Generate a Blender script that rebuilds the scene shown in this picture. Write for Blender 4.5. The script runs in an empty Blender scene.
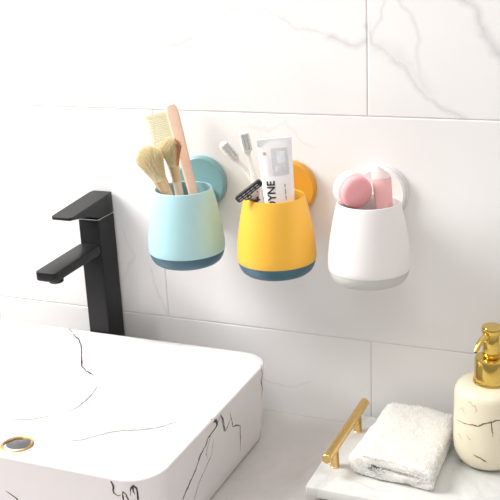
import bpy, bmesh, math, random
from math import pi, sin, cos, radians, hypot, sqrt
from mathutils import Vector, Matrix, noise
from mathutils.bvhtree import BVHTree

random.seed(7)
COL = bpy.context.scene.collection

# ------------------------------------------------------------------ helpers
def link(name, me, mats=None, parent=None):
    o = bpy.data.objects.new(name, me)
    COL.objects.link(o)
    if mats is not None:
        if not isinstance(mats, (list, tuple)):
            mats = [mats]
        for m in mats:
            me.materials.append(m)
    if parent is not None:
        o.parent = parent
    return o

def build(name, bm, mats, parent=None, smooth=True, angle=35):
    bmesh.ops.recalc_face_normals(bm, faces=bm.faces)
    me = bpy.data.meshes.new(name)
    if smooth:
        for f in bm.faces:
            f.smooth = True
        for e in bm.edges:
            if len(e.link_faces) == 2 and e.calc_face_angle(0) > radians(angle):
                e.smooth = False
    bm.to_mesh(me)
    bm.free()
    return link(name, me, mats, parent)

def tag(o, label, cat, group=None):
    o['label'] = label
    o['category'] = cat
    if group:
        o['group'] = group
    return o

def thing(name, label, cat, loc=(0, 0, 0), group=None):
    o = bpy.data.objects.new(name, None)
    COL.objects.link(o)
    o.empty_display_size = .01
    o.location = loc
    return tag(o, label, cat, group)

def struct(o):
    o['kind'] = 'structure'
    return o

def axis_matrix(base, tip, facing):
    """+Z runs base to tip, -Y looks along `facing`"""
    b = Vector(base)
    z = (Vector(tip) - b).normalized()
    f = Vector(facing)
    y = -(f - z * f.dot(z)).normalized()
    x = y.cross(z)
    m = Matrix((x, y, z)).transposed().to_4x4()
    m.translation = b
    return m

def rings(bm, loops, close=True, cap0=True, cap1=True, mi=0):
    vs = [[bm.verts.new(p) for p in lp] for lp in loops]
    n = len(vs[0])
    for a, b in zip(vs, vs[1:]):
        for i in range(n if close else n - 1):
            j = (i + 1) % n
            f = bm.faces.new((a[i], a[j], b[j], b[i]))
            f.material_index = mi
    if cap0:
        bm.faces.new(vs[0][::-1]).material_index = mi
    if cap1:
        bm.faces.new(vs[-1]).material_index = mi
    return vs

def lathe(bm, prof, n=48, c=(0, 0), cap0=False, cap1=False, mi=0):
    """profile of (radius, z); radius 0 ends are closed with a fan"""
    loops = []
    p = list(prof)
    top = bot = None
    if p[0][0] < 1e-6:
        bot = p.pop(0)
    if p[-1][0] < 1e-6:
        top = p.pop()
    for r, z in p:
        loops.append([(c[0] + r * cos(2 * pi * i / n), c[1] + r * sin(2 * pi * i / n), z) for i in range(n)])
    vs = rings(bm, loops, True, cap0, cap1, mi)
    if bot:
        v = bm.verts.new((c[0], c[1], bot[1]))
        for i in range(n):
            bm.faces.new((vs[0][(i + 1) % n], vs[0][i], v)).material_index = mi
    if top:
        v = bm.verts.new((c[0], c[1], top[1]))
        for i in range(n):
            bm.faces.new((vs[-1][i], vs[-1][(i + 1) % n], v)).material_index = mi
    return vs

def rrect(hx, hy, r, n=6, c=(0, 0)):
    pts = []
    r = min(r, hx - 1e-5, hy - 1e-5)
    for k, (sx, sy) in enumerate(((1, 1), (-1, 1), (-1, -1), (1, -1))):
        for i in range(n + 1):
            a = pi / 2 * k + pi / 2 * i / n
            pts.append((c[0] + sx * (hx - r) + r * cos(a), c[1] + sy * (hy - r) + r * sin(a)))
    return pts

def slab(bm, hx, hy, r, z0, z1, bev=.001, n=6, c=(0, 0), mi=0):
    """rounded-rectangle prism with softened top and bottom edges"""
    prof = [(bev, z0), (bev * .3, z0 + bev * .3), (0, z0 + bev), (0, z1 - bev), (bev * .3, z1 - bev * .3), (bev, z1)]
    loops = [[(x, y, z) for x, y in rrect(hx - d, hy - d, max(r - d, 1e-4), n, c)] for d, z in prof]
    return rings(bm, loops, True, True, True, mi)

def box(bm, x0, x1, y0, y1, z0, z1, bev=.001, seg=2):
    r = bmesh.ops.create_cube(bm, size=1)
    vs = r['verts']
    for v in vs:
        v.co = Vector(((x0 + x1) / 2 + v.co.x * (x1 - x0), (y0 + y1) / 2 + v.co.y * (y1 - y0), (z0 + z1) / 2 + v.co.z * (z1 - z0)))
    if bev:
        es = {e for v in vs for e in v.link_edges}
        bmesh.ops.bevel(bm, geom=list(es), offset=bev, segments=seg, affect='EDGES', profile=.5)

def tube(bm, pts, rad, n=10, mi=0, flat=1.0, cap=True):
    pts = [Vector(p) for p in pts]
    if not isinstance(rad, (list, tuple)):
        rad = [rad] * len(pts)
    loops = []
    up = Vector((0, 1, 0))
    for i, p in enumerate(pts):
        t = (pts[min(i + 1, len(pts) - 1)] - pts[max(i - 1, 0)]).normalized()
        if abs(t.dot(up)) > .95:
            up = Vector((1, 0, 0))
        a = t.cross(up).normalized()
        b = a.cross(t).normalized()
        up = b
        loops.append([p + a * (rad[i] * cos(2 * pi * k / n)) + b * (rad[i] * flat * sin(2 * pi * k / n)) for k in range(n)])
    return rings(bm, loops, True, cap, cap, mi)

def strand(bm, p0, p1, p2, r0, r1, mi=0, seg=4):
    """a bristle: quadratic curve with a three-sided tapering section"""
    loops = []
    p0, p1, p2 = Vector(p0), Vector(p1), Vector(p2)
    t = (p2 - p0).normalized()
    a = t.orthogonal().normalized()
    b = t.cross(a)
    for i in range(seg + 1):
        s = i / seg
        p = p0 * (1 - s) ** 2 + p1 * 2 * s * (1 - s) + p2 * s * s
        r = r0 + (r1 - r0) * s
        loops.append([p + a * r * cos(k * 2 * pi / 3) + b * r * sin(k * 2 * pi / 3) for k in range(3)])
    rings(bm, loops, True, False, True, mi)

def ribbon(bm, bvh, pts, width, mi, off=.00015, jit=.0006, step=.0022, ends=True):
    """thin vein line hugging a surface, kept inside the surface's own mesh"""
    pts = [Vector(p) for p in pts]
    fine = []
    for a, b in zip(pts, pts[1:]):
        n = max(1, int((b - a).length / step))
        for i in range(n):
            fine.append(a.lerp(b, i / n))
    fine.append(pts[-1])
    q = []
    for i, p in enumerate(fine):
        if jit and 0 < i < len(fine) - 1:
            p = p + Vector((random.uniform(-jit, jit), random.uniform(-jit, jit), random.uniform(-jit, jit)))
        loc, nor, _, _ = bvh.find_nearest(p)
        q.append((loc, nor))
    rows = []
    N = len(q) - 1
    for i, (loc, nor) in enumerate(q):
        t = (q[min(i + 1, N)][0] - q[max(i - 1, 0)][0])
        if t.length < 1e-7:
            t = Vector((1, 0, 0))
        s = nor.cross(t.normalized())
        s = s.normalized() if s.length > 1e-6 else Vector((0, 0, 1))
        w = width * (.6 + .8 * random.random())
        if ends:
            w *= min(1, .25 + 3.0 * min(i, N - i) / max(N, 1))
        rows.append((loc + nor * off + s * w / 2, loc + nor * off - s * w / 2))
    vs = [(bm.verts.new(a), bm.verts.new(b)) for a, b in rows]
    for (a, b), (c, d) in zip(vs, vs[1:]):
        try:
            bm.faces.new((a, b, d, c)).material_index = mi
        except ValueError:
            pass

# ------------------------------------------------------------------ materials
def nt(m):
    return m.node_tree.nodes, m.node_tree.links

def mat(name, col, rough=.5, metal=0.0, spec=.5, noise_amt=.03, noise_scale=60, bump=0.0, bump_scale=400,
        coat=0.0, sss=0.0, trans=0.0, sheen=0.0, alpha=1.0, glow=0.0):
    m = bpy.data.materials.new(name)
    m.use_nodes = True
    N, L = nt(m)
    b = N['Principled BSDF']
    tc = N.new('ShaderNodeTexCoord')
    nz = N.new('ShaderNodeTexNoise')
    nz.inputs['Scale'].default_value = noise_scale
    nz.inputs['Detail'].default_value = 4
    L.new(tc.outputs['Object'], nz.inputs['Vector'])
    rp = N.new('ShaderNodeValToRGB')
    rp.color_ramp.elements[0].position = .3
    rp.color_ramp.elements[1].position = .7
    rp.color_ramp.elements[0].color = [c * (1 - noise_amt) for c in col] + [1]
    rp.color_ramp.elements[1].color = [min(1, c * (1 + noise_amt)) for c in col] + [1]
    L.new(nz.outputs['Fac'], rp.inputs['Fac'])
    L.new(rp.outputs['Color'], b.inputs['Base Color'])
    b.inputs['Roughness'].default_value = rough
    b.inputs['Metallic'].default_value = metal
    b.inputs['Specular IOR Level'].default_value = spec
    b.inputs['Coat Weight'].default_value = coat
    b.inputs['Coat Roughness'].default_value = .08
    b.inputs['Transmission Weight'].default_value = trans
    b.inputs['Sheen Weight'].default_value = sheen
    b.inputs['Alpha'].default_value = alpha
    if sss:
        b.inputs['Subsurface Weight'].default_value = sss
        b.inputs['Subsurface Radius'].default_value = (1, .8, .6)
        b.inputs['Subsurface Scale'].default_value = .004
    if glow:
        # light passing through thin fibres
        tl = N.new('ShaderNodeBsdfTranslucent')
        L.new(rp.outputs['Color'], tl.inputs['Color'])
        ms = N.new('ShaderNodeMixShader')
        ms.inputs[0].default_value = glow
        L.new(b.outputs[0], ms.inputs[1])
        L.new(tl.outputs[0], ms.inputs[2])
        L.new(ms.outputs[0], N['Material Output'].inputs['Surface'])
    if bump:
        n2 = N.new('ShaderNodeTexNoise')
        n2.inputs['Scale'].default_value = bump_scale
        n2.inputs['Detail'].default_value = 3
        L.new(tc.outputs['Object'], n2.inputs['Vector'])
        bp = N.new('ShaderNodeBump')
        bp.inputs['Strength'].default_value = bump
        bp.inputs['Distance'].default_value = .0006
        L.new(n2.outputs['Fac'], bp.inputs['Height'])
        L.new(bp.outputs['Normal'], b.inputs['Normal'])
    return m

def srgb(r, g, b):
    f = lambda v: (v / 255 / 12.92) if v / 255 <= .04045 else ((v / 255 + .055) / 1.055) ** 2.4
    return (f(r), f(g), f(b))

def math_node(N, L, op, a, b=None, c=None, clamp=False):
    n = N.new('ShaderNodeMath')
    n.operation = op
    n.use_clamp = clamp
    for i, v in enumerate((a, b, c)):
        if v is None:
            continue
        if isinstance(v, (int, float)):
            n.inputs[i].default_value = v
        else:
            L.new(v, n.inputs[i])
    return n.outputs[0]

def vmath(N, L, op, a, b=None, scale=None):
    n = N.new('ShaderNodeVectorMath')
    n.operation = op
    for i, v in enumerate((a, b)):
        if v is None:
            continue
        if isinstance(v, (tuple, Vector, list)):
            n.inputs[i].default_value = tuple(v)
        else:
            L.new(v, n.inputs[i])
    if scale is not None:
        L.new(scale, n.inputs['Scale'])
    return n

def wall_material():
    """glossy white marble-look tile; the veins follow measured paths on the wall, roughened by noise"""
    m = bpy.data.materials.new('white_marble_tile')
    m.use_nodes = True
    N, L = nt(m)
    b = N['Principled BSDF']
    tc = N.new('ShaderNodeTexCoord')
    nz = N.new('ShaderNodeTexNoise')
    nz.inputs['Scale'].default_value = 28
    nz.inputs['Detail'].default_value = 6
    nz.inputs['Roughness'].default_value = .6
    L.new(tc.outputs['Object'], nz.inputs['Vector'])
    cen = vmath(N, L, 'SUBTRACT', nz.outputs['Color'], (.5, .5, .5))
    sc = N.new('ShaderNodeVectorMath')
    sc.operation = 'SCALE'
    L.new(cen.outputs[0], sc.inputs[0])
    sc.inputs['Scale'].default_value = .022
    wp = vmath(N, L, 'ADD', tc.outputs['Object'], sc.outputs[0])
    flat = vmath(N, L, 'MULTIPLY', wp.outputs[0], (1, 0, 1)).outputs[0]
    veins = [
        # points (x, z), half width, strength
        ([(-.118, .382), (-.102, .392), (-.075, .400), (-.055, .407)], .009, .50),
        ([(-.055, .407), (-.037, .422), (-.014, .434), (.013, .437), (.028, .433), (.064, .416), (.094, .407)], .0030, .4),
        ([(.094, .407), (.116, .399), (.129, .405)], .0075, .60),
        ([(.129, .418), (.135, .400), (.152, .391), (.167, .377), (.179, .359), (.200, .342), (.221, .334)], .0052, .6),
        ([(.162, .445), (.173, .427), (.179, .405), (.177, .386), (.185, .361)], .0040, .4),
        ([(.135, .400), (.160, .389), (.179, .372), (.190, .356)], .013, .28),
        ([(.215, .445), (.233, .429), (.239, .409), (.256, .387), (.29, .36)], .008, .75),
        ([(-.262, .330), (-.242, .308), (-.222, .289), (-.211, .273), (-.207, .239)], .006, .35),
        ([(-.175, .328), (-.197, .307), (-.211, .273)], .005, .25),
        ([(-.123, .152), (-.116, .123), (-.106, .100)], .003, .45),
        ([(.148, .441), (.143, .423), (.131, .405)], .004, .4),
        ([(-.157, .202), (-.141, .168), (-.157, .136)], .003, .25),
        ([(.007, .038), (.022, .033), (.046, .035), (.063, .040)], .0022, .35),
        ([(.007, .320), (.028, .315), (.045, .323), (.060, .307), (.075, .300)], .003, .30),
        ([(-.45, .42), (-.38, .38), (-.30, .40)], .006, .4),
    ]
    total = None
    for pts, w, s in veins:
        dmin = None
        for a, c in zip(pts, pts[1:]):
            A = Vector((a[0], 0, a[1]))
            D = Vector((c[0] - a[0], 0, c[1] - a[1]))
            pa = vmath(N, L, 'SUBTRACT', flat, A).outputs[0]
            t = vmath(N, L, 'DOT_PRODUCT', pa, D / D.length_squared).outputs['Value']
            t = math_node(N, L, 'ADD', t, 0.0, clamp=True)
            sd = N.new('ShaderNodeVectorMath')
            sd.operation = 'SCALE'
            sd.inputs[0].default_value = D
            L.new(t, sd.inputs['Scale'])
            d = vmath(N, L, 'DISTANCE', pa, sd.outputs[0]).outputs['Value']
            dmin = d if dmin is None else math_node(N, L, 'MINIMUM', dmin, d)
        k = math_node(N, L, 'MULTIPLY_ADD', dmin, -1 / w, 1.0, clamp=True)
        k = math_node(N, L, 'MULTIPLY', math_node(N, L, 'POWER', k, 1.5), s)
        total = k if total is None else math_node(N, L, 'MAXIMUM', total, k)
    # break the veins up a little and add a faint cloudiness
    n2 = N.new('ShaderNodeTexNoise')
    n2.inputs['Scale'].default_value = 60
    n2.inputs['Detail'].default_value = 4
    L.new(tc.outputs['Object'], n2.inputs['Vector'])
    total = math_node(N, L, 'MULTIPLY', total, math_node(N, L, 'MULTIPLY_ADD', n2.outputs['Fac'], 1.1, .05), clamp=True)
    n3 = N.new('ShaderNodeTexNoise')
    n3.inputs['Scale'].default_value = 5
    n3.inputs['Detail'].default_value = 3
    L.new(tc.outputs['Object'], n3.inputs['Vector'])
    rp = N.new('ShaderNodeValToRGB')
    rp.color_ramp.elements[0].position = .35
    rp.color_ramp.elements[0].color = (.80, .785, .775, 1)
    rp.color_ramp.elements[1].position = .6
    rp.color_ramp.elements[1].color = (.84, .828, .818, 1)
    L.new(n3.outputs['Fac'], rp.inputs['Fac'])
    mx = N.new('ShaderNodeMix')
    mx.data_type = 'RGBA'
    L.new(total, mx.inputs[0])
    L.new(rp.outputs['Color'], mx.inputs[6])
    mx.inputs[7].default_value = (.42, .41, .42, 1)
    L.new(mx.outputs[2], b.inputs['Base Color'])
    b.inputs['Roughness'].default_value = .22
    b.inputs['Specular IOR Level'].default_value = .35
    return m

def marble(name, base, vein, scale, lo=.47, hi=.53, rough=.25, strength=.6):
    m = bpy.data.materials.new(name)
    m.use_nodes = True
    N, L = nt(m)
    b = N['Principled BSDF']
    tc = N.new('ShaderNodeTexCoord')
    n0 = N.new('ShaderNodeTexNoise')
    n0.inputs['Scale'].default_value = scale
    n0.inputs['Detail'].default_value = 7
    n0.inputs['Roughness'].default_value = .55
    n0.inputs['Distortion'].default_value = 1.4
    L.new(tc.outputs['Object'], n0.inputs['Vector'])
    # ridge: 1 - |n - .5| * k
    d = math_node(N, L, 'ABSOLUTE', math_node(N, L, 'SUBTRACT', n0.outputs['Fac'], .5))
    r = math_node(N, L, 'MULTIPLY_ADD', d, -1 / (hi - lo) * 1.2, 1.0, clamp=True)
    n1 = N.new('ShaderNodeTexNoise')
    n1.inputs['Scale'].default_value = scale * .7
    n1.inputs['Detail'].default_value = 3
    mp = N.new('ShaderNodeMapping')
    mp.inputs['Location'].default_value = (3.1, 1.7, .4)
    L.new(tc.outputs['Object'], mp.inputs['Vector'])
    L.new(mp.outputs[0], n1.inputs['Vector'])
    r = math_node(N, L, 'MULTIPLY', math_node(N, L, 'MULTIPLY', r, math_node(N, L, 'MULTIPLY_ADD', n1.outputs['Fac'], 3.5, -1.3, clamp=True)), strength)
    r = math_node(N, L, 'ADD', r, math_node(N, L, 'MULTIPLY', math_node(N, L, 'MULTIPLY_ADD', n1.outputs['Fac'], 2.0, -.8, clamp=True), .18), clamp=True)
    mx = N.new('ShaderNodeMix')
    mx.data_type = 'RGBA'
    L.new(r, mx.inputs[0])
    mx.inputs[6].default_value = (*base, 1)
    mx.inputs[7].default_value = (*vein, 1)
    L.new(mx.outputs[2], b.inputs['Base Color'])
    b.inputs['Roughness'].default_value = rough
    return m

M_wall = wall_material()
M_grout = mat('grout', srgb(218, 214, 211), .8)
M_counter = marble('grey_stone_counter', srgb(214, 209, 205), srgb(188, 183, 178), 14, .4, .6, .3, .5)
M_tray = marble('white_marble_tray', srgb(213, 213, 209), srgb(176, 178, 178), 18, .46, .54, .2, .45)
M_ceramic = mat('white_glazed_ceramic', srgb(224, 220, 221), .12, spec=.5, noise_amt=.004, coat=.3)
M_vein_dark = mat('dark_vein_glaze', srgb(52, 50, 50), .25, noise_amt=.3, noise_scale=200)
M_vein_mid = mat('grey_vein_glaze', srgb(112, 106, 100), .25, noise_amt=.25, noise_scale=200)
M_vein_pale = mat('pale_vein_glaze', srgb(166, 160, 154), .25, noise_amt=.1, noise_scale=200)
M_vein_brown = mat('brown_vein_glaze', srgb(120, 98, 78), .25, noise_amt=.3, noise_scale=200)
M_black = mat('matte_black_metal', srgb(22, 22, 24), .4, metal=.2, spec=.4, noise_amt=.06, bump=.05, bump_scale=900)
M_chrome = mat('chrome_trim', srgb(205, 203, 200), .15, metal=1.0, noise_amt=.01)
M_rubber = mat('black_rubber', srgb(22, 22, 24), .6)
M_gold = mat('polished_gold', srgb(226, 194, 106), .12, metal=1.0, noise_amt=.03)
M_brushed = mat('brushed_gold', srgb(232, 196, 128), .34, metal=1.0, noise_amt=.08, noise_scale=300, bump=.15, bump_scale=700)
M_hole = mat('dark_opening', srgb(20, 16, 12), .7)
M_cream = mat('cream_ceramic', srgb(228, 219, 194), .22, noise_amt=.012, noise_scale=25, coat=.3)
M_blue = mat('pale_blue_plastic', srgb(172, 212, 217), .42, noise_amt=.01)
M_blue_in = mat('teal_disc_plastic', srgb(126, 166, 171), .35, noise_amt=.01)
M_teal = mat('dark_teal_plastic', srgb(50, 94, 112), .4, noise_amt=.02)
M_yellow = mat('yellow_plastic', srgb(241, 184, 62), .42, noise_amt=.01)
M_ydisc = mat('amber_disc_plastic', srgb(216, 156, 54), .35, noise_amt=.01)
M_white = mat('white_plastic', srgb(236, 232, 230), .42, noise_amt=.006)
M_grey = mat('light_grey_plastic', srgb(196, 196, 194), .4, noise_amt=.01)
M_clear = mat('clear_suction_ring', srgb(224, 222, 222), .15, noise_amt=.0)
M_wood = mat('pale_wood', srgb(226, 190, 156), .5, noise_amt=.06, noise_scale=90)
M_pinkwood = mat('pinkish_wood', srgb(232, 196, 172), .45, noise_amt=.05, noise_scale=90)
M_teeth = mat('pale_yellow_teeth', srgb(246, 240, 204), .4, noise_amt=.01, glow=.3)
M_ferrule = mat('champagne_ferrule', srgb(214, 184, 146), .3, metal=.7, noise_amt=.04)
M_bristle = mat('ivory_bristle', srgb(254, 240, 212), .6, noise_amt=.10, noise_scale=700, glow=.5)
M_bristle_b = mat('brown_bristle', srgb(206, 156, 116), .6, noise_amt=.15, noise_scale=500)
M_tbwhite = mat('white_handle_plastic', srgb(240, 236, 230), .35, noise_amt=.01)
M_tbbristle = mat('cream_nylon_bristle', srgb(255, 255, 252), .5, noise_amt=0, glow=.4)
M_rblack = mat('black_plastic', srgb(30, 29, 31), .35)
M_steel = mat('razor_steel', srgb(190, 190, 192), .25, metal=1.0)
M_tube = mat('white_laminate', srgb(242, 240, 240), .35, noise_amt=.004)
M_silver = mat('silver_print', srgb(216, 217, 220), .4, metal=.15, noise_amt=.14, noise_scale=110)
M_ink = mat('black_ink', srgb(34, 34, 38), .5)
M_greyink = mat('grey_ink', srgb(160, 160, 166), .5)
M_orange = mat('orange_ink', srgb(226, 160, 110), .5)
M_pink = mat('soft_pink_plastic', srgb(255, 196, 194), .4, noise_amt=.02, sss=.1)
M_palepink = mat('blush_white_plastic', srgb(250, 228, 226), .4, noise_amt=.01, sss=.1)
M_sponge = mat('pink_sponge', srgb(255, 176, 180), .8, noise_amt=.08, noise_scale=900, bump=.8, bump_scale=1200)
M_towel = mat('white_terry', srgb(255, 253, 249), .95, noise_amt=.01, noise_scale=300, glow=.25)
M_foot = mat('grey_tray_foot', srgb(120, 118, 114), .6)

# ------------------------------------------------------------------ room shell
def make_wall():
    bm = bmesh.new()
    # grout sheet just behind the tile faces
    vs = [bm.verts.new(p) for p in ((-1.3, .0009, -.02), (1.2, .0009, -.02), (1.2, .0009, 1.24), (-1.3, .0009, 1.24))]
    bm.faces.new(vs).material_index = 1
    zs = [(-.02, .0975, .1315), (.0975, .3322, -.104), (.3322, .567, .1305), (.567, .802, -.104), (.802, 1.037, .1305), (1.037, 1.24, -.104)]
    g = .00035
    for z0, z1, xj in zs:
        x = xj
        while x > -1.3:
            x -= .47
        while x < 1.2:
            a, b = max(x, -1.3), min(x + .47, 1.2)
            if b - a > .01:
                bb = .0012
                pr = [(0, .0009), (0, bb * .5), (bb * .3, bb * .18), (bb, 0)]
                loops = []
                for d, y in pr:
                    loops.append([(a + g + d, y, z0 + g + d), (b - g - d, y, z0 + g + d), (b - g - d, y, z1 - g - d), (a + g + d, y, z1 - g - d)])
                rings(bm, loops, True, False, True, 0)
            x += .47
    o = build('wall_back', bm, [M_wall, M_grout], smooth=False)
    return struct(o)
make_wall()

bm = bmesh.new()
box(bm, -1.3, 1.2, -.62, -.0002, -.03, 0.0, .002)
countertop = build('countertop', bm, M_counter)
tag(countertop, 'pale grey stone countertop running along the tiled wall under the basin', 'countertop')

# ------------------------------------------------------------------ basin
SX0, SX1, SY0, SY1 = -.40, .0372, -.304, -.0375
def make_basin():
    root = thing('vessel_basin', 'white rectangular ceramic vessel basin with dark crack-like veins, on the counter', 'sink', ((SX0 + SX1) / 2, (SY0 + SY1) / 2, .0004))
    cx, cy = (SX0 + SX1) / 2, (SY0 + SY1) / 2
    hx, hy, R = (SX1 - SX0) / 2, (SY1 - SY0) / 2, .030
    prof = [(.012, 0), (.0075, .0008), (.0062, .003), (.005, .015), (.003, .045), (.0006, .078), (.0001, .0826), (0, .0836), (.0004, .0846), (.0012, .0850), (.0022, .0851), (.0055, .0851),
            (.0075, .0842), (.009, .082), (.0105, .077), (.014, .066), (.020, .053), (.028, .043), (.038, .036), (.050, .0305), (.065, .0262), (.08, .0235), (.10, .0215), (.118, .0205)]
    bm = bmesh.new()
    loops = []
    for d, z in prof:
        rr = max(R - d * .55, .006)
        loops.append([(x, y, z) for x, y in rrect(hx - d, hy - d, rr, 12)])
    rings(bm, loops, True, True, True, 0)
    bmesh.ops.recalc_face_normals(bm, faces=bm.faces)
    bm.normal_update()
    bvh = BVHTree.FromBMesh(bm)
    L = lambda pts: [(x - cx, y - cy, z) for x, y, z in pts]
    X = lambda pts: [(.0355 - cx, y - cy, z) for y, z in pts]
    F = lambda pts: [(x - cx, -.3035 - cy, z) for x, z in pts]
    A = [(-.2146, -.0376, .0835), (-.2085, -.0425, .0845), (-.1948, -.047, .0784), (-.1911, -.0497, .0727), (-.187, -.0609, .0524), (-.1788, -.0633, .0485), (-.1692, -.0646, .0456),
         (-.1616, -.0695, .0404), (-.1589, -.0768, .0358)]
    A2 = [(-.1589, -.0768, .0358), (-.16, -.084, .0317), (-.1627, -.0946, .0279), (-.1665, -.1072, .025), (-.1739, -.1157, .0232)]
    A3 = [(-.1739, -.1157, .0232), (-.1868, -.1271, .022), (-.2045, -.1386, .0214), (-.235, -.146, .021), (-.26, -.160, .0205)]
    B = [(-.1613, -.1689, .0198), (-.1431, -.1653, .02), (-.1275, -.1578, .0199), (-.1185, -.1473, .0205), (-.1072, -.1362, .0213), (-.0936, -.1287, .0221),
         (-.0785, -.1242, .0223), (-.0605, -.114, .0236), (-.0450, -.1000, .0258)]
    ribbon(bm, bvh, L(A), .0016, 1, jit=.0003, off=.0005)
    ribbon(bm, bvh, L(A[-2:] + A2[1:]), .0014, 2, jit=.0003, off=.0005)
    ribbon(bm, bvh, L(A3), .0015, 3, jit=.0003, off=.0005)
    ribbon(bm, bvh, L(B), .0015, 3, jit=.0003, off=.0005)
    R1 = [(-.186, .0855), (-.181, .081), (-.1782, .080), (-.1749, .0745), (-.1818, .0726), (-.1948, .0712), (-.1998, .0657), (-.2106, .0624), (-.2202, .0525), (-.2334, .0448), (-.2462, .0373), (-.255, .02)]
    ribbon(bm, bvh, X(R1), .0018, 1, jit=.0004)
    ribbon(bm, bvh, X(R1[:5]), .0033, 1, jit=.0006)
    ribbon(bm, bvh, X([(-.1749, .0753), (-.1675, .0809), (-.1619, .0729), (-.1573, .0580), (-.1497, .0614), (-.1443, .0672)]), .0014, 1, jit=.0003)
    ribbon(bm, bvh, X([(-.1675, .0820), (-.1640, .0729), (-.1600, .060)]), .0012, 1, jit=.0003)
    ribbon(bm, bvh, X([(-.1470, .0740), (-.1443, .0672), (-.139, .0538), (-.1284, .0500), (-.1215, .0450), (-.1202, .0298), (-.1202, .0150)]), .0012, 1, jit=.0003)
    ribbon(bm, bvh, X([(-.1831, .066), (-.1871, .0495), (-.201, .0417), (-.2146, .034), (-.228, .018)]), .0009, 2, jit=.0003)
    ribbon(bm, bvh, X([(-.1900, .070), (-.1990, .058), (-.196, .050)]), .0009, 2, jit=.0003)
    ribbon(bm, bvh, F([(-.0005, .0855), (.0001, .0818), (.0016, .0784), (.0008, .0707), (.0045, .0685), (.0076, .0700)]), .0018, 1, jit=.0003)
    ribbon(bm, bvh, F([(.009, .0630), (.0100, .0735), (.0125, .0715), (.0148, .0640)]), .0015, 1, jit=.0003)
    ribbon(bm, bvh, F([(.0165, .070), (.0173, .076), (.0200, .0800), (.0232, .0771), (.0240, .0694), (.023, .060)]), .0016, 1, jit=.0003)
    ribbon(bm, bvh, F([(.0205, .0800), (.0200, .0740), (.0212, .071)]), .0016, 1, jit=.0003)
    ribbon(bm, bvh, F([(-.112, .049), (-.1081, .0465), (-.101, .0425), (-.098, .036), (-.09, .02)]), .0015, 1, jit=.0003)
    # short dark vein over the back right corner
    ribbon(bm, bvh, L([(.0340, -.0640, .0855), (.0358, -.0660, .0853), (.0370, -.0690, .0835), (.0368, -.0660, .0770), (.0366, -.0690, .070), (.0358, -.0650, .060), (.0350, -.0660, .050)]), .0019, 1, jit=.0002)
    o = build('bowl', bm, [M_ceramic, M_vein_dark, M_vein_mid, M_vein_pale], root, angle=50)
    # drain
    bm = bmesh.new()
    lathe(bm, [(.0135, .0205), (.0166, .0207), (.0170, .0214), (.0160, .0222), (.0148, .0224), (.0140, .0220), (.0135, .0205)], 48, (-.1855 - cx, -.188 - cy))
    dr = build('drain_ring', bm, mat('aged_gold', srgb(196, 158, 100), .3, metal=.9), root)
    dr['label'] = 'gold drain ring'
    bm = bmesh.new()
    lathe(bm, [(0, .0216), (.008, .0214), (.0105, .0210), (.0125, .0207), (.0136, .0209)], 40, (-.1855 - cx, -.188 - cy))
    build('drain_plug', bm, mat('drain_plug_metal', srgb(96, 98, 100), .25, metal=.9), root)
    return root
make_basin()

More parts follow.
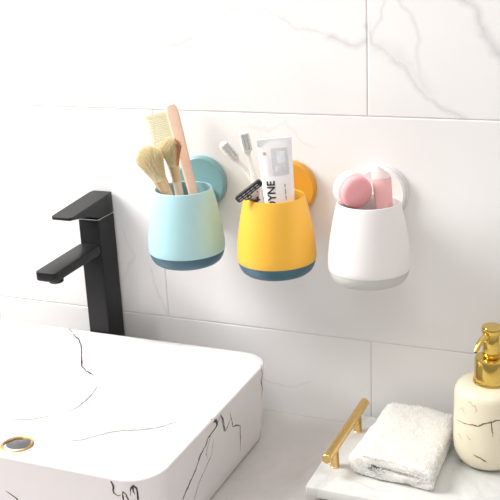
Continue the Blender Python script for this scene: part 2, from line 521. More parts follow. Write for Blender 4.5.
# ------------------------------------------------------------------ faucet
FX0, FX1 = -.187, -.1610
def make_faucet():
    fx = (FX0 + FX1) / 2
    hw = (FX1 - FX0) / 2
    yb, yf = -.0030, -.0362
    cy = (yb + yf) / 2
    root = thing('basin_faucet', 'tall matte black square faucet with flat lever, between the basin and the tiled wall', 'faucet', (fx, cy, 0))
    bm = bmesh.new()
    slab(bm, hw, (yb - yf) / 2, .002, 0.0002, .2160, .0008)
    build('body', bm, M_black, root)
    # collar gap and neck
    bm = bmesh.new()
    slab(bm, hw - .0010, (yb - yf) / 2 - .0010, .0018, .2161, .2172, .0003)
    nk = build('neck_ring', bm, M_chrome, root)
    # spout: flat bar leaving the front face, slightly drooping, corners rounded at the tip
    bm = bmesh.new()
    prof = rrect(hw, .0415, .0065, 8, (0, -.0780 - cy))
    loops = []
    for dz, ins in ((-.0100, .0012), (-.0093, .0003), (-.0085, 0), (-.0012, 0), (-.0004, .0003), (0, .0010)):
        lp = []
        for x, y in rrect(hw - ins, .0445 - ins, .0050, 8, (0, -.0800 - cy)):
            yy = y + cy
            s = (yy + .0362) / -.085
            z = .1893 - .0032 * s
            # square off the end buried in the body
            if yy > -.046:
                x = max(-hw + ins, min(hw - ins, x * 1.0))
            lp.append((x, y, z + dz * (1 + .05 * (1 - s))))
        loops.append(lp)
    rings(bm, loops)
    build('spout', bm, M_black, root)
    bm = bmesh.new()
    lathe(bm, [(0, .1715), (.0052, .1715), (.0056, .1700), (.0072, .1700), (.0078, .1708), (.0078, .1785), (0, .1785)], 32, (0, -.1060 - cy))
    build('aerator', bm, M_black, root)
    # lever: a wedge, thick over the body and thin at its front lip
    bm = bmesh.new()
    loops = []
    N = 14
    y0, y1 = -.0028, -.0865
    secs = []
    for i in range(N + 1):
        s = i / N
        y = y0 + (y1 - y0) * s
        zt = .2404 - .0068 * s ** 1.1
        if y > yf + .002:
            zb = .2173 + (.001 * s)
        else:
            u = (yf + .002 - y) / (yf + .002 - y1)
            zb = .2185 + (zt - .0032 - .2185) * min(1, u * 1.02) ** .8
        w = hw + .0003
        e = abs(y - y1)
        if e < .005:
            w -= .005 - sqrt(max(0, .005 ** 2 - (.005 - e) ** 2))
        e2 = abs(y - y0)
        if e2 < .003:
            w -= (.003 - e2) * .5
        secs.append((y - cy, w, zb, zt))
    extra = []
    for k in (.001, .0025, .004):
        y = y1 + k
        zt = .2404 - .0068 * ((y - y0) / (y1 - y0)) ** 1.1
        w = hw + .0003 - (.005 - sqrt(.005 ** 2 - (.005 - k) ** 2))
        extra.append((y - cy, w, zt - .0034, zt))
    secs = sorted([s for s in secs if s[0] + cy > y1 + .0045] + extra + [(y1 - cy, hw - .0047, .2336 - .0030, .2336 - .0003)], key=lambda s: -s[0])
    for y, w, zb, zt in secs:
        b = min(.0009, (zt - zb) * .3)
        loops.append([(-w + b, y, zb), (w - b, y, zb), (w, y, zb + b), (w, y, zt - b), (w - b, y, zt), (-w + b, y, zt), (-w, y, zt - b), (-w, y, zb + b)])
    rings(bm, loops)
    build('lever', bm, M_black, root)
make_faucet()

# ------------------------------------------------------------------ wall cups
CUPS = {}
def make_cup(x, m_body, m_base, m_disc, label, ring=None, dx=-.0045, dz=0):
    y = -.0585
    root = thing('wall_cup', label, 'toothbrush holder', (x, y, .183), 'tumblers mounted in a row on the tiled wall')
    root.location.z = .1862 + dz
    zb = .1862
    bm = bmesh.new()
    out = [(.0384, .2008), (.0388, .2016), (.0389, .206), (.0385, .213), (.0376, .222), (.0360, .233), (.0338, .245), (.0314, .256), (.0298, .2622), (.0293, .2636), (.0290, .2644), (.0284, .2648)]
    inn = [(.0276, .2643), (.0275, .2630), (.0290, .257), (.0322, .243), (.0345, .226), (.0352, .211), (.0342, .204), (0, .2032)]
    lathe(bm, [(0, .2008)] + [(r, z) for r, z in out + inn], 72)
    for v in bm.verts:
        v.co.z -= zb
    build('body', bm, m_body, root)
    bm = bmesh.new()
    lathe(bm, [(0, .1864), (.0235, .1864), (.0275, .1869), (.0315, .1884), (.0345, .1908), (.0365, .1942), (.0378, .1980), (.0381, .2007), (0, .2007)], 72)
    for v in bm.verts:
        v.co.z -= zb
    build('base', bm, m_base, root)
    # bracket between the cup and the disc
    bm = bmesh.new()
    slab(bm, .0110, .0110, .003, .222 - zb, .2515 - zb, .001)
    for v in bm.verts:
        v.co.y = v.co.y * .95 + .0415
        v.co.x += dx * .5
    build('bracket', bm, m_disc, root)
    # wall disc, a shallow puck facing the room
    bm = bmesh.new()
    if ring:
        lathe(bm, [(0, .0), (.0272, .0), (.0279, .0008), (.0272, .0022), (.0250, .0026), (0, .0026)], 72)
        for v in bm.verts:
            v.co = Vector((v.co.x + dx, .0584 - v.co.z - .0003, v.co.y + .2585 - zb - dz))
        build('suction_ring', bm, ring, root)
        R, t0, t1 = .0258, .0030, .0085
    else:
        R, t0, t1 = .0276, .0003, .0085
    bm = bmesh.new()
    lathe(bm, [(0, t0), (R - .001, t0), (R, t0 + .001), (R, t1 - .0022), (R - .0006, t1 - .0008), (R - .002, t1), (R - .005, t1 - .0004), (R - .012, t1 - .0010), (0, t1 - .0012)], 72)
    for v in bm.verts:
        v.co = Vector((v.co.x + dx, .0584 - v.co.z, v.co.y + .2585 - zb - dz))
    build('mounting_disc', bm, m_disc, root)
    return root
make_cup(-.0437, M_blue, M_teal, M_blue_in, 'pale blue wall cup with dark teal base, holding brushes and a comb', dx=-.0055, dz=.0012)
make_cup(.0545, M_yellow, M_teal, M_ydisc, 'yellow wall cup with dark teal base, holding toothpaste and toothbrushes')
make_cup(.1482, M_white, M_grey, M_white, 'white wall cup with light grey base, holding two pink beauty tools', M_clear, dx=-.0045)

CAMDIR = (.47, -.84, .25)

# ------------------------------------------------------------------ things in the blue cup
def make_comb():
    base, tip = (-.0225, -.0560, .2075), (-.0712, -.0215, .3420)
    root = thing('wide_comb', 'pinkish wooden comb with pale yellow teeth, tallest thing in the blue cup', 'comb')
    Lg = (Vector(tip) - Vector(base)).length
    root.matrix_world = axis_matrix(base, tip, CAMDIR)
    bm = bmesh.new()
    loops = []
    secs = [(0, .0028), (.002, .0042), (.01, .0048), (.06, .0050), (.10, .0056), (Lg - .012, .0066), (Lg - .004, .0060), (Lg - .001, .0044), (Lg, .0020)]
    for z, w in secs:
        loops.append([(x, y * 1.0, z) for x, y in rrect(w, min(.0034, w * .8), .0022, 4)])
    rings(bm, loops)
    build('spine', bm, M_pinkwood, root)
    bm = bmesh.new()
    z0, z1 = Lg - .052, Lg - .006
    # thin root bar the teeth grow from
    box(bm, -.0086, -.0050, -.0012, .0012, z0, z1, .0004, 1)
    n = 24
    for i in range(n):
        z = z0 + .0012 + (z1 - z0 - .0024) * i / (n - 1)
        ln = .0205 if i not in (0, n - 1) else .0212
        w = .00062 if i not in (0, n - 1) else .0016
        rings(bm, [[(-.0080, -.0011, z - w), (-.0080, .0011, z - w), (-.0080, .0011, z + w), (-.0080, -.0011, z + w)],
                   [(-.0080 - ln * .8, -.0009, z - w * .9), (-.0080 - ln * .8, .0009, z - w * .9), (-.0080 - ln * .8, .0009, z + w * .9), (-.0080 - ln * .8, -.0009, z + w * .9)],
                   [(-.0080 - ln, -.0003, z - w * .3), (-.0080 - ln, .0003, z - w * .3), (-.0080 - ln, .0003, z + w * .3), (-.0080 - ln, -.0003, z + w * .3)]])
    te = build('teeth', bm, M_teeth, root, smooth=False)
    te['label'] = 'pale yellow comb teeth'
make_comb()

def make_brush(base, tip, label, hl, fl, hr, fr, head_w, head_l, n, brown=False, handle_mat=None):
    root = thing('makeup_brush', label, 'makeup brush', group='makeup brushes in the blue cup')
    root.matrix_world = axis_matrix(base, tip, CAMDIR)
    bm = bmesh.new()
    lathe(bm, [(0, 0), (hr * .45, .0006), (hr * .7, .004), (hr * .85, hl * .3), (hr, hl * .75), (hr * .92, hl), (0, hl)], 24)
    build('handle', bm, handle_mat or M_wood, root)
    bm = bmesh.new()
    lathe(bm, [(0, hl), (hr * .98, hl), (hr * 1.02, hl + .001), (hr * 1.0, hl + fl * .3), (fr, hl + fl * .9), (fr * 1.03, hl + fl), (0, hl + fl)], 24)
    for v in bm.verts:
        k = max(0, (v.co.z - hl) / fl)
        v.co.y *= 1 - .25 * k
    build('ferrule', bm, M_ferrule, root)
    bm = bmesh.new()
    z = hl + fl - .001
    rnd = random.Random(11 + n)
    for i in range(n):
        a = rnd.uniform(0, 2 * pi)
        q = sqrt(rnd.random())
        x, y = cos(a) * q, sin(a) * q
        ln = head_l * (1 - .26 * q ** 2.2) * rnd.uniform(.80, 1.08)
        p0 = (x * fr * .95, y * fr * .75, z)
        p1 = (x * head_w * .62, y * head_w * .5, z + ln * .42)
        p2 = (x * head_w * rnd.uniform(.92, 1.12) + rnd.uniform(-.0010, .0010), y * head_w * .75, z + ln)
        strand(bm, p0, p1, p2, .00036, .00016, 1 if (brown and x > .5 and y < .5) else 0)
    hz = [(0, z), (fr * .85, z), (head_w * .42, z + head_l * .35), (head_w * .5, z + head_l * .5), (head_w * .4, z + head_l * .62), (0, z + head_l * .68)]
    lathe(bm, hz, 20)
    br = build('bristles', bm, [M_bristle, M_bristle_b], root, angle=80)
    return root
make_brush((-.0290, -.0770, .2150), (-.0735, -.0725, .3030), 'makeup brush with the widest fluffy ivory head, leaning left in the blue cup', .055, .014, .0058, .0066, .0132, .0365, 1700)
make_brush((-.0400, -.0620, .2150), (-.0590, -.0530, .3120), 'slimmer makeup brush with ivory bristles browned at the edge, beside the comb', .058, .016, .0044, .0054, .0112, .0290, 1300, brown=True,
           handle_mat=mat('pale_handle_lacquer', srgb(226, 204, 180), .3))

# ------------------------------------------------------------------ things in the yellow cup
def make_toothbrush(base, tip, label, Lh=.115):
    root = thing('toothbrush', label, 'toothbrush', group='white toothbrushes in the yellow cup')
    root.matrix_world = axis_matrix(base, tip, CAMDIR)
    Lg = (Vector(tip) - Vector(base)).length
    bm = bmesh.new()
    h0 = Lg - .022
    secs = [(0, .002, .002), (.003, .0042, .0032), (.02, .0048, .0036), (.045, .0040, .0034), (.062, .0026, .0026), (.08, .0019, .0019), (h0 - .004, .0018, .0018), (h0, .0034, .0017), (h0 + .004, .0050, .0018),
            (Lg - .006, .0052, .0018), (Lg - .002, .0042, .0017), (Lg, .0018, .0012)]
    rings(bm, [[(x, y + (.0008 if z > h0 - .01 else 0), z) for x, y in rrect(w, t, t * .8, 4)] for z, w, t in secs])
    build('handle', bm, M_tbwhite, root)
    bm = bmesh.new()
    rows = 8
    for i in range(rows):
        for j in (-1, 0, 1):
            z = h0 + .003 + (Lg - .004 - h0 - .003) * i / (rows - 1)
            x = j * .0031
            ln = .0088 + (.0006 if i % 2 else 0)
            for k in range(7):
                a = 2 * pi * k / 6
                q = .0009 if k < 6 else 0
                strand(bm, (x + cos(a) * q, -.0008, z + sin(a) * q), (x + cos(a) * q * 1.1, -.005, z + sin(a) * q * 1.1), (x + cos(a) * q * 1.25, -.0008 - ln, z + sin(a) * q * 1.25), .00085, .00080, 0, 2)
    build('bristles', bm, M_tbbristle, root)
    return root
make_toothbrush((.0605, -.0400, .2360), (-.0012, -.0535, .3130), 'white toothbrush tilted far left, closer to the blue cup')
make_toothbrush((.0445, -.0570, .2240), (.0205, -.0500, .3250), 'white toothbrush standing more upright, between the tilted one and toothpaste')

def make_razor():
    root = thing('safety_razor', 'razor with black bar head and pale neck, at the left of the yellow cup', 'razor')
    # +Z along the handle upwards, local X along the head bar
    neck = Vector((.0425, -.0770, .2650))
    hd = Vector((.0408, -.0860, .2760))
    base = Vector((.0410, -.0770, .2120))
    root.matrix_world = axis_matrix(base, neck, CAMDIR)
    inv = root.matrix_world.inverted()
    a, b = inv @ Vector((.0298, -.0900, .2672)), inv @ Vector((.0520, -.0860, .2845))
    ctr = (a + b) / 2
    ux = (b - a).normalized()
    L2 = (b - a).length / 2
    uy = Vector((0, -1, 0))
    uy = (uy - ux * uy.dot(ux)).normalized()
    uz = ux.cross(uy)
    if uz.z < 0:
        uz = -uz
    def W(x, y, z):
        return ctr + ux * x + uy * y + uz * z
    bm = bmesh.new()
    secs = [(-L2 - .001, .6), (-L2, .9), (-L2 + .001, 1), (L2 - .001, 1), (L2, .9), (L2 + .001, .6)]
    rings(bm, [[W(x, y * s, z * s) for y, z in rrect(.0024, .0033, .0005, 3)] for x, s in secs])
    h = build('razor_head', bm, M_rblack, root)
    bm = bmesh.new()
    for k in range(5):
        x = -L2 + .0040 + k * (2 * L2 - .008) / 4
        for dz in (-.0014, .0008):
            rings(bm, [[W(x - .0018, .0024, dz - .0003), W(x + .0018, .0024, dz - .0003), W(x + .0018, .0024, dz + .0003), W(x - .0018, .0024, dz + .0003)],
                       [W(x - .0018, .0028, dz - .0003), W(x + .0018, .0028, dz - .0003), W(x + .0018, .0028, dz + .0003), W(x - .0018, .0028, dz + .0003)]])
    build('blade', bm, M_steel, h, smooth=False)
    # pale triangular yoke
    bm = bmesh.new()
    nl = inv @ neck
    def pl(y):
        return [W(-L2 * .72, y, -.0026), W(L2 * .86, y, -.0026), nl + Vector((.0034, -y, 0)), nl + Vector((-.0030, -y, -.0005))]
    rings(bm, [pl(-.0014), pl(-.0004), pl(.0012)])
    bmesh.ops.bevel(bm, geom=list(bm.edges), offset=.0004, segments=1, affect='EDGES')
    build('yoke', bm, M_tbwhite, root)
    # black scrolls and dots over the yoke
    bm = bmesh.new()
    tube(bm, [W(-L2 * .60, .0018, -.0040), W(-L2 * .30, .0020, -.0062), W(-L2 * .05, .0020, -.0052), W(-L2 * .10, .0020, -.0030), W(-L2 * .35, .0020, -.0040), W(-L2 * .2, .0018, -.0085), W(0, .0016, -.0120)], .0006, 8)
    tube(bm, [W(L2 * .20, .0018, -.0095), W(L2 * .05, .0018, -.0125), W(.003, .0010, -.0130)], [.0014, .0012, .0008], 8)
    r = bmesh.ops.create_uvsphere(bm, u_segments=10, v_segments=6, radius=.0007)
    for v in r['verts']:
        v.co += W(L2 * .45, .0018, -.0052)
    build('scroll_trim', bm, M_rblack, root)
    bm = bmesh.new()
    tube(bm, [nl + Vector((0, .0, .001)), nl + Vector((.0002, .0004, -.006)), nl * .5, Vector((0, 0, .002)), Vector((0, 0, 0))], [.0024, .0030, .0034, .0036, .002], 14)
    build('handle', bm, M_rblack, root)
make_razor()

def text_mesh(body, size, bold=.0):
    cu = bpy.data.curves.new('txt', 'FONT')
    cu.body = body
    cu.size = size
    cu.offset = bold
    cu.resolution_u = 4
    ob = bpy.data.objects.new('txt', cu)
    COL.objects.link(ob)
    dg = bpy.context.evaluated_depsgraph_get()
    me = bpy.data.meshes.new_from_object(ob.evaluated_get(dg))
    bpy.data.objects.remove(ob)
    bpy.data.curves.remove(cu)
    return me

def make_tube():
    base, tip = (.0635, -.0620, .2160), (.0552, -.0560, .3195)
    root = thing('toothpaste_tube', 'white toothpaste tube with vertical black lettering and silver panel, in the yellow cup', 'toothpaste')
    root.matrix_world = axis_matrix(base, tip, (.33, -.90, .2))
    Lg = (Vector(tip) - Vector(base)).length
    # half width and half thickness along the tube; the crimp is at the top
    def wh(z):
        s = z / Lg
        w = .0132 + (.0165 - .0132) * min(1, s / .95)
        t = .0110 * (1 - max(0, (s - .08)) / .92) ** .8 + .0007
        return w, t
    bm = bmesh.new()
    loops = []
    NN = 40
    zs = [i / 18 * (Lg - .006) for i in range(19)] + [Lg - .0055, Lg]
    for z in zs:
        w, t = wh(min(z, Lg - .001))
        loops.append([(w * cos(2 * pi * k / NN), t * (abs(sin(2 * pi * k / NN)) ** .8) * (1 if sin(2 * pi * k / NN) > 0 else -1), z) for k in range(NN)])
    rings(bm, loops)
    body = build('body', bm, M_tube, root, angle=60)
    def fy(x, z):
        w, t = wh(z)
        c = max(-1, min(1, x / w))
        return -t * (max(0, 1 - c * c) ** .5) ** .8
    # crimp with fine ridges
    bm = bmesh.new()
    wt = .0167
    for i in range(34):
        x = -wt + .0005 + i * (2 * wt - .001) / 33
        rings(bm, [[(x - .0003, -.0016, Lg - .0062), (x + .0003, -.0016, Lg - .0062), (x + .0003, .0016, Lg - .0062), (x - .0003, .0016, Lg - .0062)],
                   [(x - .0003, -.0011, Lg + .0002), (x + .0003, -.0011, Lg + .0002), (x + .0003, .0011, Lg + .0002), (x - .0003, .0011, Lg + .0002)]])
    box(bm, -wt, wt, -.0010, .0010, Lg - .0064, Lg + .0004, .0003, 1)
    build('crimp', bm, mat('crimp_laminate', srgb(236, 236, 238), .4), root, smooth=False)
    # print: everything lies on the curved front
    def patch(bm, x0, x1, z0, z1, mi, nx=8, nz=8, lift=.00025):
        g = [[bm.verts.new((x0 + (x1 - x0) * i / nx, fy(x0 + (x1 - x0) * i / nx, z0 + (z1 - z0) * j / nz) - lift, z0 + (z1 - z0) * j / nz)) for i in range(nx + 1)] for j in range(nz + 1)]
        for j in range(nz):
            for i in range(nx):
                bm.faces.new((g[j][i], g[j][i + 1], g[j + 1][i + 1], g[j + 1][i])).material_index = mi
    bm = bmesh.new()
    patch(bm, -.0038, .0118, Lg - .0345, Lg - .0090, 0)
    patch(bm, .0010, .0090, Lg - .0230, Lg - .0120, 2, lift=.0004)
    patch(bm, -.0015, .0015, Lg - .0310, Lg - .0260, 2, lift=.0004)
    patch(bm, -.0114, -.0088, Lg - .0145, Lg - .0120, 1, 2, 2)
    for k in range(4):
        patch(bm, -.0078 + k * .0012, -.0074 + k * .0012, Lg - .034, Lg - .016, 3, 1, 6)
    build('printed_panel', bm, [M_silver, M_orange, mat('pale_silver_print', srgb(226, 228, 232), .4, noise_amt=.08, noise_scale=200), mat('faint_print', srgb(228, 228, 232), .5)], root)
    def vtext(body, size, xc, zstart, m, name, bold=0, sx=1.0):
        me = text_mesh(body, size, bold)
        bmx = bmesh.new()
        bmx.from_mesh(me)
        bmesh.ops.triangulate(bmx, faces=bmx.faces)
        bmesh.ops.subdivide_edges(bmx, edges=[e for e in bmx.edges if e.calc_length() > .002], cuts=2)
        # end of the word is the top: measure it
        mx = max(v.co.x for v in bmx.verts)
        for v in bmx.verts:
            x = xc - v.co.y
            z = zstart - (mx - v.co.x) * sx
            v.co = Vector((x, fy(x, z) - .00045, z))
        build(name, bmx, m, root, smooth=False)
    vtext('SENSODYNE', .0108, -.0030, Lg - .0392, M_ink, 'lettering', .00022, .93)
    bm = bmesh.new()
    for k, (a, b) in enumerate(((.0, .0040), (.0050, .0105), (.0115, .0150))):
        patch(bm, .0062, .0072, Lg - .058 + a, Lg - .058 + b, 0, 1, 4)
    build('fine_print', bm, M_greyink, root)
    # cap at the bottom, inside the cup
    bm = bmesh.new()
    lathe(bm, [(0, -.0105), (.0085, -.0105), (.009, -.0100), (.0105, -.0002), (0, -.0002)], 32)
    build('cap', bm, M_tube, root)
make_tube()

# ------------------------------------------------------------------ things in the white cup
def make_puck():
    c0 = Vector((.1340, -.0662, .2780))
    axis = Vector((.62, -.66, -.06)).normalized()
    root = thing('facial_brush', 'round facial brush with pink sponge face and blush rim, in the white cup', 'facial brush')
    base = Vector((.1400, -.0560, .2060))
    root.matrix_world = axis_matrix(base, c0, axis)
    inv = root.matrix_world.inverted()
    c = inv @ c0
    ax = (inv.to_3x3() @ axis).normalized()
    q = ax.to_track_quat('Z', 'Y').to_matrix()
    def put(bm):
        for v in bm.verts:
            v.co = c + q @ (v.co * 1.06)
    bm = bmesh.new()
    lathe(bm, [(0, -.0115), (.007, -.0108), (.0125, -.0083), (.0155, -.0040), (.0160, .0015), (.0156, .0048), (.0145, .0062), (.0135, .0066), (0, .0064)], 48)
    put(bm)
    build('shell', bm, M_palepink, root)
    bm = bmesh.new()
    lathe(bm, [(0, .0064), (.0134, .0066), (.0142, .0085), (.0142, .0110), (.0135, .0134), (.0120, .0148), (.0080, .0156), (0, .0158)], 48)
    put(bm)
    s = build('sponge_pad', bm, M_sponge, root)
    s['label'] = 'pink textured round pad'
    bm = bmesh.new()
    tube(bm, [c + Vector((0, .003, -.012)), c + Vector((0, .001, -.024)), Vector((0, 0, .03)), Vector((0, 0, .002)), Vector((0, 0, 0))], [.0045, .0050, .0058, .0060, .004], 16)
    build('handle', bm, M_pink, root)
make_puck()

def make_stick():
    base, tip = (.1675, -.0630, .2060), (.1600, -.0580, .2870)
    root = thing('face_wand', 'upright pink faceted wand with a slanted white tip, right of the round brush', 'beauty tool')
    root.matrix_world = axis_matrix(base, tip, (.2, -.95, .2))
    root.rotation_euler.rotate_axis('Z', 0)
    Lg = (Vector(tip) - Vector(base)).length
    sec = [(-.0075, -.0035), (-.0058, -.0055), (.0035, -.0055), (.0052, -.0040), (.0092, .0045), (.0070, .0065), (-.0055, .0060), (-.0075, .0045)]
    bm = bmesh.new()
    rings(bm, [[(x * k, y * k, z) for x, y in sec] for z, k in ((0, .5), (.002, .75), (.02, .9), (Lg - .010, 1), (Lg - .0002, 1))])
    bmesh.ops.bevel(bm, geom=[e for e in bm.edges], offset=.0004, segments=1, affect='EDGES')
    build('handle', bm, M_pink, root)
    bm = bmesh.new()
    loops = []
    for dz, k, sh in ((0, 1.0, 0), (.003, .98, -.0006), (.007, .86, -.0020), (.0105, .6, -.0040), (.0125, .25, -.0050)):
        loops.append([(x * k + sh, y * k, Lg + dz - x * .25 * min(1, dz * 300) * k) for x, y in sec])
    rings(bm, loops)
    t = build('tip', bm, M_palepink, root, angle=60)
    t['label'] = 'slanted white tip'
make_stick()

# ------------------------------------------------------------------ tray
TX0, TX1, TY0, TY1, TZ0, TZ1 = .1165, .390, -.1640, -.0140, .0090, .0190
def make_tray():
    cx, cy = (TX0 + TX1) / 2, (TY0 + TY1) / 2
    root = thing('marble_tray', 'white marble serving tray with a gold bar handle, under the towel', 'tray', (cx, cy, 0))
    bm = bmesh.new()
    slab(bm, (TX1 - TX0) / 2, (TY1 - TY0) / 2, .003, TZ0, TZ1, .0012)
    build('slab', bm, M_tray, root)
    for sx in (-1, 1):
        for sy in (-1, 1):
            bm = bmesh.new()
            lathe(bm, [(0, .0002), (.008, .0002), (.0085, .001), (.0085, TZ0), (0, TZ0)], 24, (sx * ((TX1 - TX0) / 2 - .02), sy * ((TY1 - TY0) / 2 - .02)))
            build('foot', bm, M_foot, root)
    for s in (-1, 1):
        hx = (TX0 + .0150 - cx) if s < 0 else (TX1 - .0165 - cx)
        bm = bmesh.new()
        y0, y1, zc, r = -.0790 - .0660 - cy, -.0790 + .0560 - cy, TZ1 + .0205, .0047
        prof = [(0, 0), (r - .0006, 0), (r, .0006), (r, y1 - y0 - .0006), (r - .0006, y1 - y0), (0, y1 - y0)]
        lathe(bm, prof, 28)
        for v in bm.verts:
            v.co = Vector((hx + v.co.x, y0 + v.co.z, zc + v.co.y))
        h = build('handle', bm, M_brushed, root)
        h['label'] = 'brushed gold bar handle'
        for py in (-.1210, -.0480):
            bm = bmesh.new()
            lathe(bm, [(0, TZ1), (.0044, TZ1), (.0045, TZ1 + .0006), (.0041, TZ1 + .0010), (.0041, zc - .001), (0, zc - .001)], 24, (hx, py - cy))
            build('post', bm, M_brushed, h)
make_tray()

# ------------------------------------------------------------------ towel
def make_towel():
    # folded washcloth: one closed C-section swept along its depth, dense enough for a terry surface
    cx, cy, z0 = .1895, -.0840, TZ1 + .0004
    root = thing('hand_towel', 'folded white terry washcloth lying on the marble tray', 'towel', (cx, cy, z0))
    bm = bmesh.new()
    # section in (u, h): u across (left = fold), traced once round; a crease separates the two layers
    W2 = .0400
    T = .0240
    def section():
        P = []
        inner = {}
        def arc(cu, ch, r, a0, a1, n, ry=None):
            ry = ry or r
            for i in range(n + 1):
                a = radians(a0 + (a1 - a0) * i / n)
                P.append((cu + r * cos(a), ch + ry * sin(a)))
        def seg(u0, h0, u1, h1, n):
            for i in range(1, n):
                P.append((u0 + (u1 - u0) * i / n, h0 + (h1 - h0) * i / n))
        # bottom, from right to left
        P.append((W2 - .003, 0))
        seg(W2 - .003, 0, -W2 + .010, 0, 46)
        arc(-W2 + .0125, T / 2, .0125, 270, 90, 26, T / 2)          # outer fold on the left
        seg(-W2 + .0125, T, W2 - .008, T - .0015, 50)
        arc(W2 - .0075, T - .0070, .0065, 82, -60, 10, .0055)       # top layer's right edge
        inner['a'] = len(P)
        P.append((W2 - .010, T / 2 + .0012))
        seg(W2 - .010, T / 2 + .0010, -W2 + .0150, T / 2 + .0044, 44)   # under side of the top layer
        arc(-W2 + .0150, T / 2 + .0004, .0040, 90, 270, 8)          # inner bend
        seg(-W2 + .0150, T / 2 - .0036, W2 - .009, T / 2 - .0006, 44)   # upper side of the lower layer
        inner['b'] = len(P)
        arc(W2 - .0065, T / 4 + .0008, .0065, 70, -80, 9, .0062)
        return P, inner['a'], inner['b']
    S, ia, ib = section()
    n = len(S)
    rows = 84
    grid = []
    for j in range(rows + 1):
        s = j / rows
        y = -.0490 + .105 * s
        # round the cut edges
        e = min(s, 1 - s) * .100
        k = 1 if e > .004 else .80 + .20 * sqrt(max(0, 1 - ((.004 - e) / .004) ** 2))
        taper = 1.0 - .12 * s
        row = []
        gap = max(.12, 1 - s / .10)
        for q, (u, h) in enumerate(S):
            if ia <= q < ib:
                h = T / 2 + .0004 + (h - T / 2 - .0004) * gap
            hh = (h - T / 2) * k + T / 2
            hh *= 1 + .16 * s
            x = u * taper + .001 * s
            yy = y + .0045 * (-u / W2) * (1 - s) + .004 * sin(u * 60) * .3
            # sag towards the right
            hh *= 1 - .10 * max(0, u / W2)
            row.append((x, yy, hh))
        grid.append(row)
    # caps at both ends follow the section outline: fill strips between lower layer and upper layer
    vs = rings(bm, grid, True, False, False)
    bmesh.ops.recalc_face_normals(bm, faces=bm.faces)
    bm.faces.new(vs[0][::-1])
    bm.faces.new(vs[-1])
    bmesh.ops.triangulate(bm, faces=[f for f in bm.faces if len(f.verts) > 4])
    bmesh.ops.recalc_face_normals(bm, faces=bm.faces)
    bm.normal_update()
    quiet = {v for row in vs for v in row[ia:ib]}
    # terry surface: bumps, then a pile of little loops growing from the skin
    for v in bm.verts:
        p = v.co.copy()
        d = noise.noise(p * 420) * .00055 + noise.noise(p * 160) * .0009 + noise.noise(p * 45) * .0013
        if v in quiet:
            d *= .15
        if p.z < .002:
            d = min(d, 0)
        v.co = p + v.normal * d
        v.co.z = max(v.co.z, 0)
    bm.normal_update()
    faces = list(bm.faces)
    rnd = random.Random(5)
    areas = [f.calc_area() for f in faces]
    dens = 1 / (.00115 ** 2)
    for f, ar in zip(faces, areas):
        c0 = f.calc_center_median()
        if f.normal.z < -.5 and c0.z < .003:
            continue
        k = ar * dens
        cnt = int(k) + (1 if rnd.random() < k - int(k) else 0)
        vv = [v.co for v in f.verts]
        for _ in range(cnt):
            w = [rnd.random() for _ in vv]
            t = sum(w)
            p = Vector((0, 0, 0))
            for a, b in zip(w, vv):
                p += b * (a / t)
            nn = f.normal
            t1 = nn.orthogonal().normalized()
            t2 = nn.cross(t1)
            a = rnd.uniform(0, 2 * pi)
            dirv = t1 * cos(a) + t2 * sin(a)
            hgt = rnd.uniform(.0010, .0018) * (.4 if quiet.issuperset(f.verts) else 1)
            wd = rnd.uniform(.0004, .0007)
            p2 = p + dirv * wd
            mid = p + dirv * wd * .5 + nn * hgt
            mid2 = mid + dirv.cross(nn) * .0004
            pts = [p - nn * .0002, p + nn * hgt * .7 - dirv * .0002, mid2, p2 + nn * hgt * .6, p2 - nn * .0002]
            sd = dirv.cross(nn) * .00022
            q = [(bm.verts.new(x - sd), bm.verts.new(x + sd)) for x in pts]
            for (a1, b1), (a2, b2) in zip(q, q[1:]):
                bm.faces.new((a1, b1, b2, a2))
    for v in bm.verts:
        v.co.z = max(v.co.z, 0)
    me = bpy.data.meshes.new('cloth')
    bm.to_mesh(me)
    bm.free()
    me.polygons.foreach_set('use_smooth', [True] * len(me.polygons))
    link('cloth', me, M_towel, root)
    root.rotation_euler = (0, 0, radians(-1.0))
make_towel()

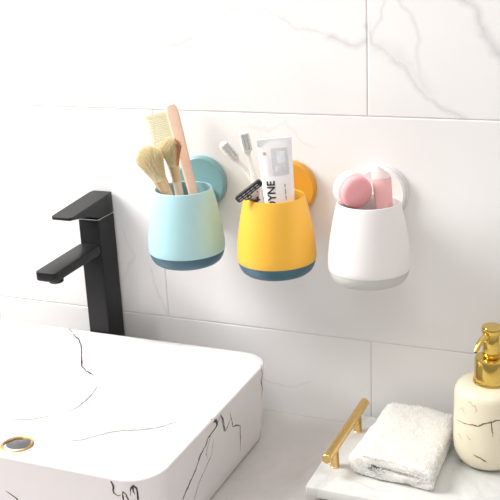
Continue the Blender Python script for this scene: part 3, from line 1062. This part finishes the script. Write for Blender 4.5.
# ------------------------------------------------------------------ soap dispenser
def make_soap():
    c = (.2650, -.0625)
    z0 = TZ1 + .0003
    root = thing('soap_dispenser', 'round cream ceramic soap dispenser with gold pump, behind the towel', 'soap dispenser', (c[0], c[1], z0))
    bm = bmesh.new()
    R = .0330
    H = .0815
    prof = [(0, 0), (.018, 0), (.0225, .0008), (.0265, .0032), (.0298, .0072), (.0318, .0125), (.0328, .019), (R, .027), (R, H - .014), (.0327, H - .009), (.0315, H - .0052), (.0290, H - .0022), (.0255, H - .0006), (.0220, H), (.012, H), (0, H)]
    lathe(bm, prof, 96)
    bmesh.ops.recalc_face_normals(bm, faces=bm.faces)
    bm.normal_update()
    bvh = BVHTree.FromBMesh(bm)
    def P(deg, z):
        return (R * cos(radians(deg)), R * sin(radians(deg)), z - z0)
    def V(l, w, mi=1):
        ribbon(bm, bvh, [P(a, z + .001) for a, z in l], w * 1.4, mi, jit=.0004, step=.0016)
    V([(-143, .0655), (-132, .0668), (-124, .0672), (-107, .0690), (-98, .0694), (-90, .0722), (-75, .0756), (-60, .078), (-40, .074), (-10, .077), (20, .070)], .00085)
    V([(-104, .0392), (-97, .0378), (-92, .0368), (-86, .0352), (-82, .0330)], .0009)
    V([(-92, .0368), (-88, .0345), (-83, .0340)], .0006)
    V([(-118, .0900), (-112, .0915), (-108, .0880), (-104, .0893), (-101, .0850), (-103, .0815)], .0005, 2)
    V([(-78, .0766), (-76, .0700), (-74, .0600)], .0007)
    V([(-141, .0520), (-134, .0535), (-128, .0490)], .0006, 2)
    V([(-118, .058), (-112, .053), (-108, .054)], .0005, 2)
    V([(-136, .078), (-128, .082), (-122, .076)], .0005, 2)
    V([(-60, .045), (-50, .050), (-38, .043)], .0008)
    V([(-30, .060), (0, .055), (30, .062), (80, .058)], .0007)
    build('bottle', bm, [M_cream, M_vein_brown, mat('tan_vein_glaze', srgb(190, 172, 148), .25)], root, angle=60)
    bm = bmesh.new()
    lathe(bm, [(0, H), (.0158, H), (.0163, H + .0008), (.0158, H + .0026), (.0150, H + .0032), (.0150, H + .0232), (.0144, H + .0246), (.0130, H + .0252), (0, H + .0252)], 64)
    build('collar', bm, M_gold, root)
    bm = bmesh.new()
    z = H + .0252
    lathe(bm, [(0, z), (.0060, z), (.0060, z + .0015), (.0078, z + .0020), (.0084, z + .0032), (.0084, z + .0232), (.0080, z + .0238), (.0092, z + .0242), (.0096, z + .0250), (.0096, z + .0290), (.0090, z + .0300), (0, z + .0300)], 48)
    pump = build('pump_head', bm, M_gold, root)
    d = Vector((-.42, -.90, 0)).normalized()
    bm = bmesh.new()
    zz = z + .0225
    pts = [d * .005 + Vector((0, 0, zz)), d * .012 + Vector((0, 0, zz - .0003)), d * .017 + Vector((0, 0, zz - .0020)), d * .0215 + Vector((0, 0, zz - .0055)), d * .0250 + Vector((0, 0, zz - .0100))]
    tube(bm, pts, [.0030, .0029, .0027, .0025, .0023], 20)
    build('nozzle', bm, M_gold, pump)
    bm = bmesh.new()
    e = pts[-1]
    dn = (pts[-1] - pts[-2]).normalized()
    tube(bm, [e, e + dn * .0004], [.0018, .0018], 16)
    build('nozzle_opening', bm, M_hole, pump)
make_soap()

# ------------------------------------------------------------------ light
def area(name, loc, target, sx, sy, power, col=(1, 1, 1)):
    l = bpy.data.lights.new(name, 'AREA')
    l.shape = 'RECTANGLE'
    l.size, l.size_y = sx, sy
    l.energy = power
    l.color = col
    o = bpy.data.objects.new(name, l)
    COL.objects.link(o)
    o.location = loc
    o.rotation_euler = (Vector(target) - Vector(loc)).to_track_quat('-Z', 'Y').to_euler()
    return o
area('window_light', (-1.0, -.46, 1.05), (.0, 0, .12), .6, .7, 29, (1, .99, .98))
area('soft_fill', (.5, -1.2, 1.8), (.1, 0, .1), 1.2, 1.0, 7.5, (1, .985, .965))

w = bpy.data.worlds.new('studio_air')
bpy.context.scene.world = w
w.use_nodes = True
N, L = w.node_tree.nodes, w.node_tree.links
bg = N['Background']
tc = N.new('ShaderNodeTexCoord')
sp = N.new('ShaderNodeSeparateXYZ')
L.new(tc.outputs['Generated'], sp.inputs[0])
rp = N.new('ShaderNodeValToRGB')
cr = rp.color_ramp
cr.elements[0].position = 0.0
cr.elements[0].color = (.30, .27, .25, 1)
cr.elements[1].position = 1.0
cr.elements[1].color = (1, .99, .98, 1)
e = cr.elements.new(.45); e.color = (.42, .39, .37, 1)
e = cr.elements.new(.62); e.color = (.95, .93, .92, 1)
mr = N.new('ShaderNodeMath'); mr.operation = 'MULTIPLY_ADD'
mr.inputs[1].default_value = .5; mr.inputs[2].default_value = .5
L.new(sp.outputs['Z'], mr.inputs[0])
L.new(mr.outputs[0], rp.inputs['Fac'])
L.new(rp.outputs['Color'], bg.inputs['Color'])
bg.inputs['Strength'].default_value = .78

# ------------------------------------------------------------------ camera
yaw, pit, rol, FPX = 4.19074294e-01, 3.16856263e-01, -4.82909800e-02, 993.43
f = Vector((-sin(yaw) * cos(pit), cos(yaw) * cos(pit), -sin(pit)))
right = Vector((cos(yaw), sin(yaw), 0))
up = right.cross(f)
Rv = right * cos(rol) + up * sin(rol)
Uv = up * cos(rol) - right * sin(rol)
cam = bpy.data.cameras.new('camera')
co = bpy.data.objects.new('camera', cam)
COL.objects.link(co)
m = Matrix((Rv, Uv, -f)).transposed().to_4x4()
m.translation = Vector((.4060, -.9114, .5130))
co.matrix_world = m
cam.sensor_fit = 'HORIZONTAL'
cam.sensor_width = 36
cam.lens = 36 * FPX / 500
cam.clip_start = .01
sc = bpy.context.scene
sc.camera = co
sc.view_settings.view_transform = 'Standard'
sc.view_settings.look = 'None'
sc.view_settings.exposure = 0
sc.view_settings.gamma = 1
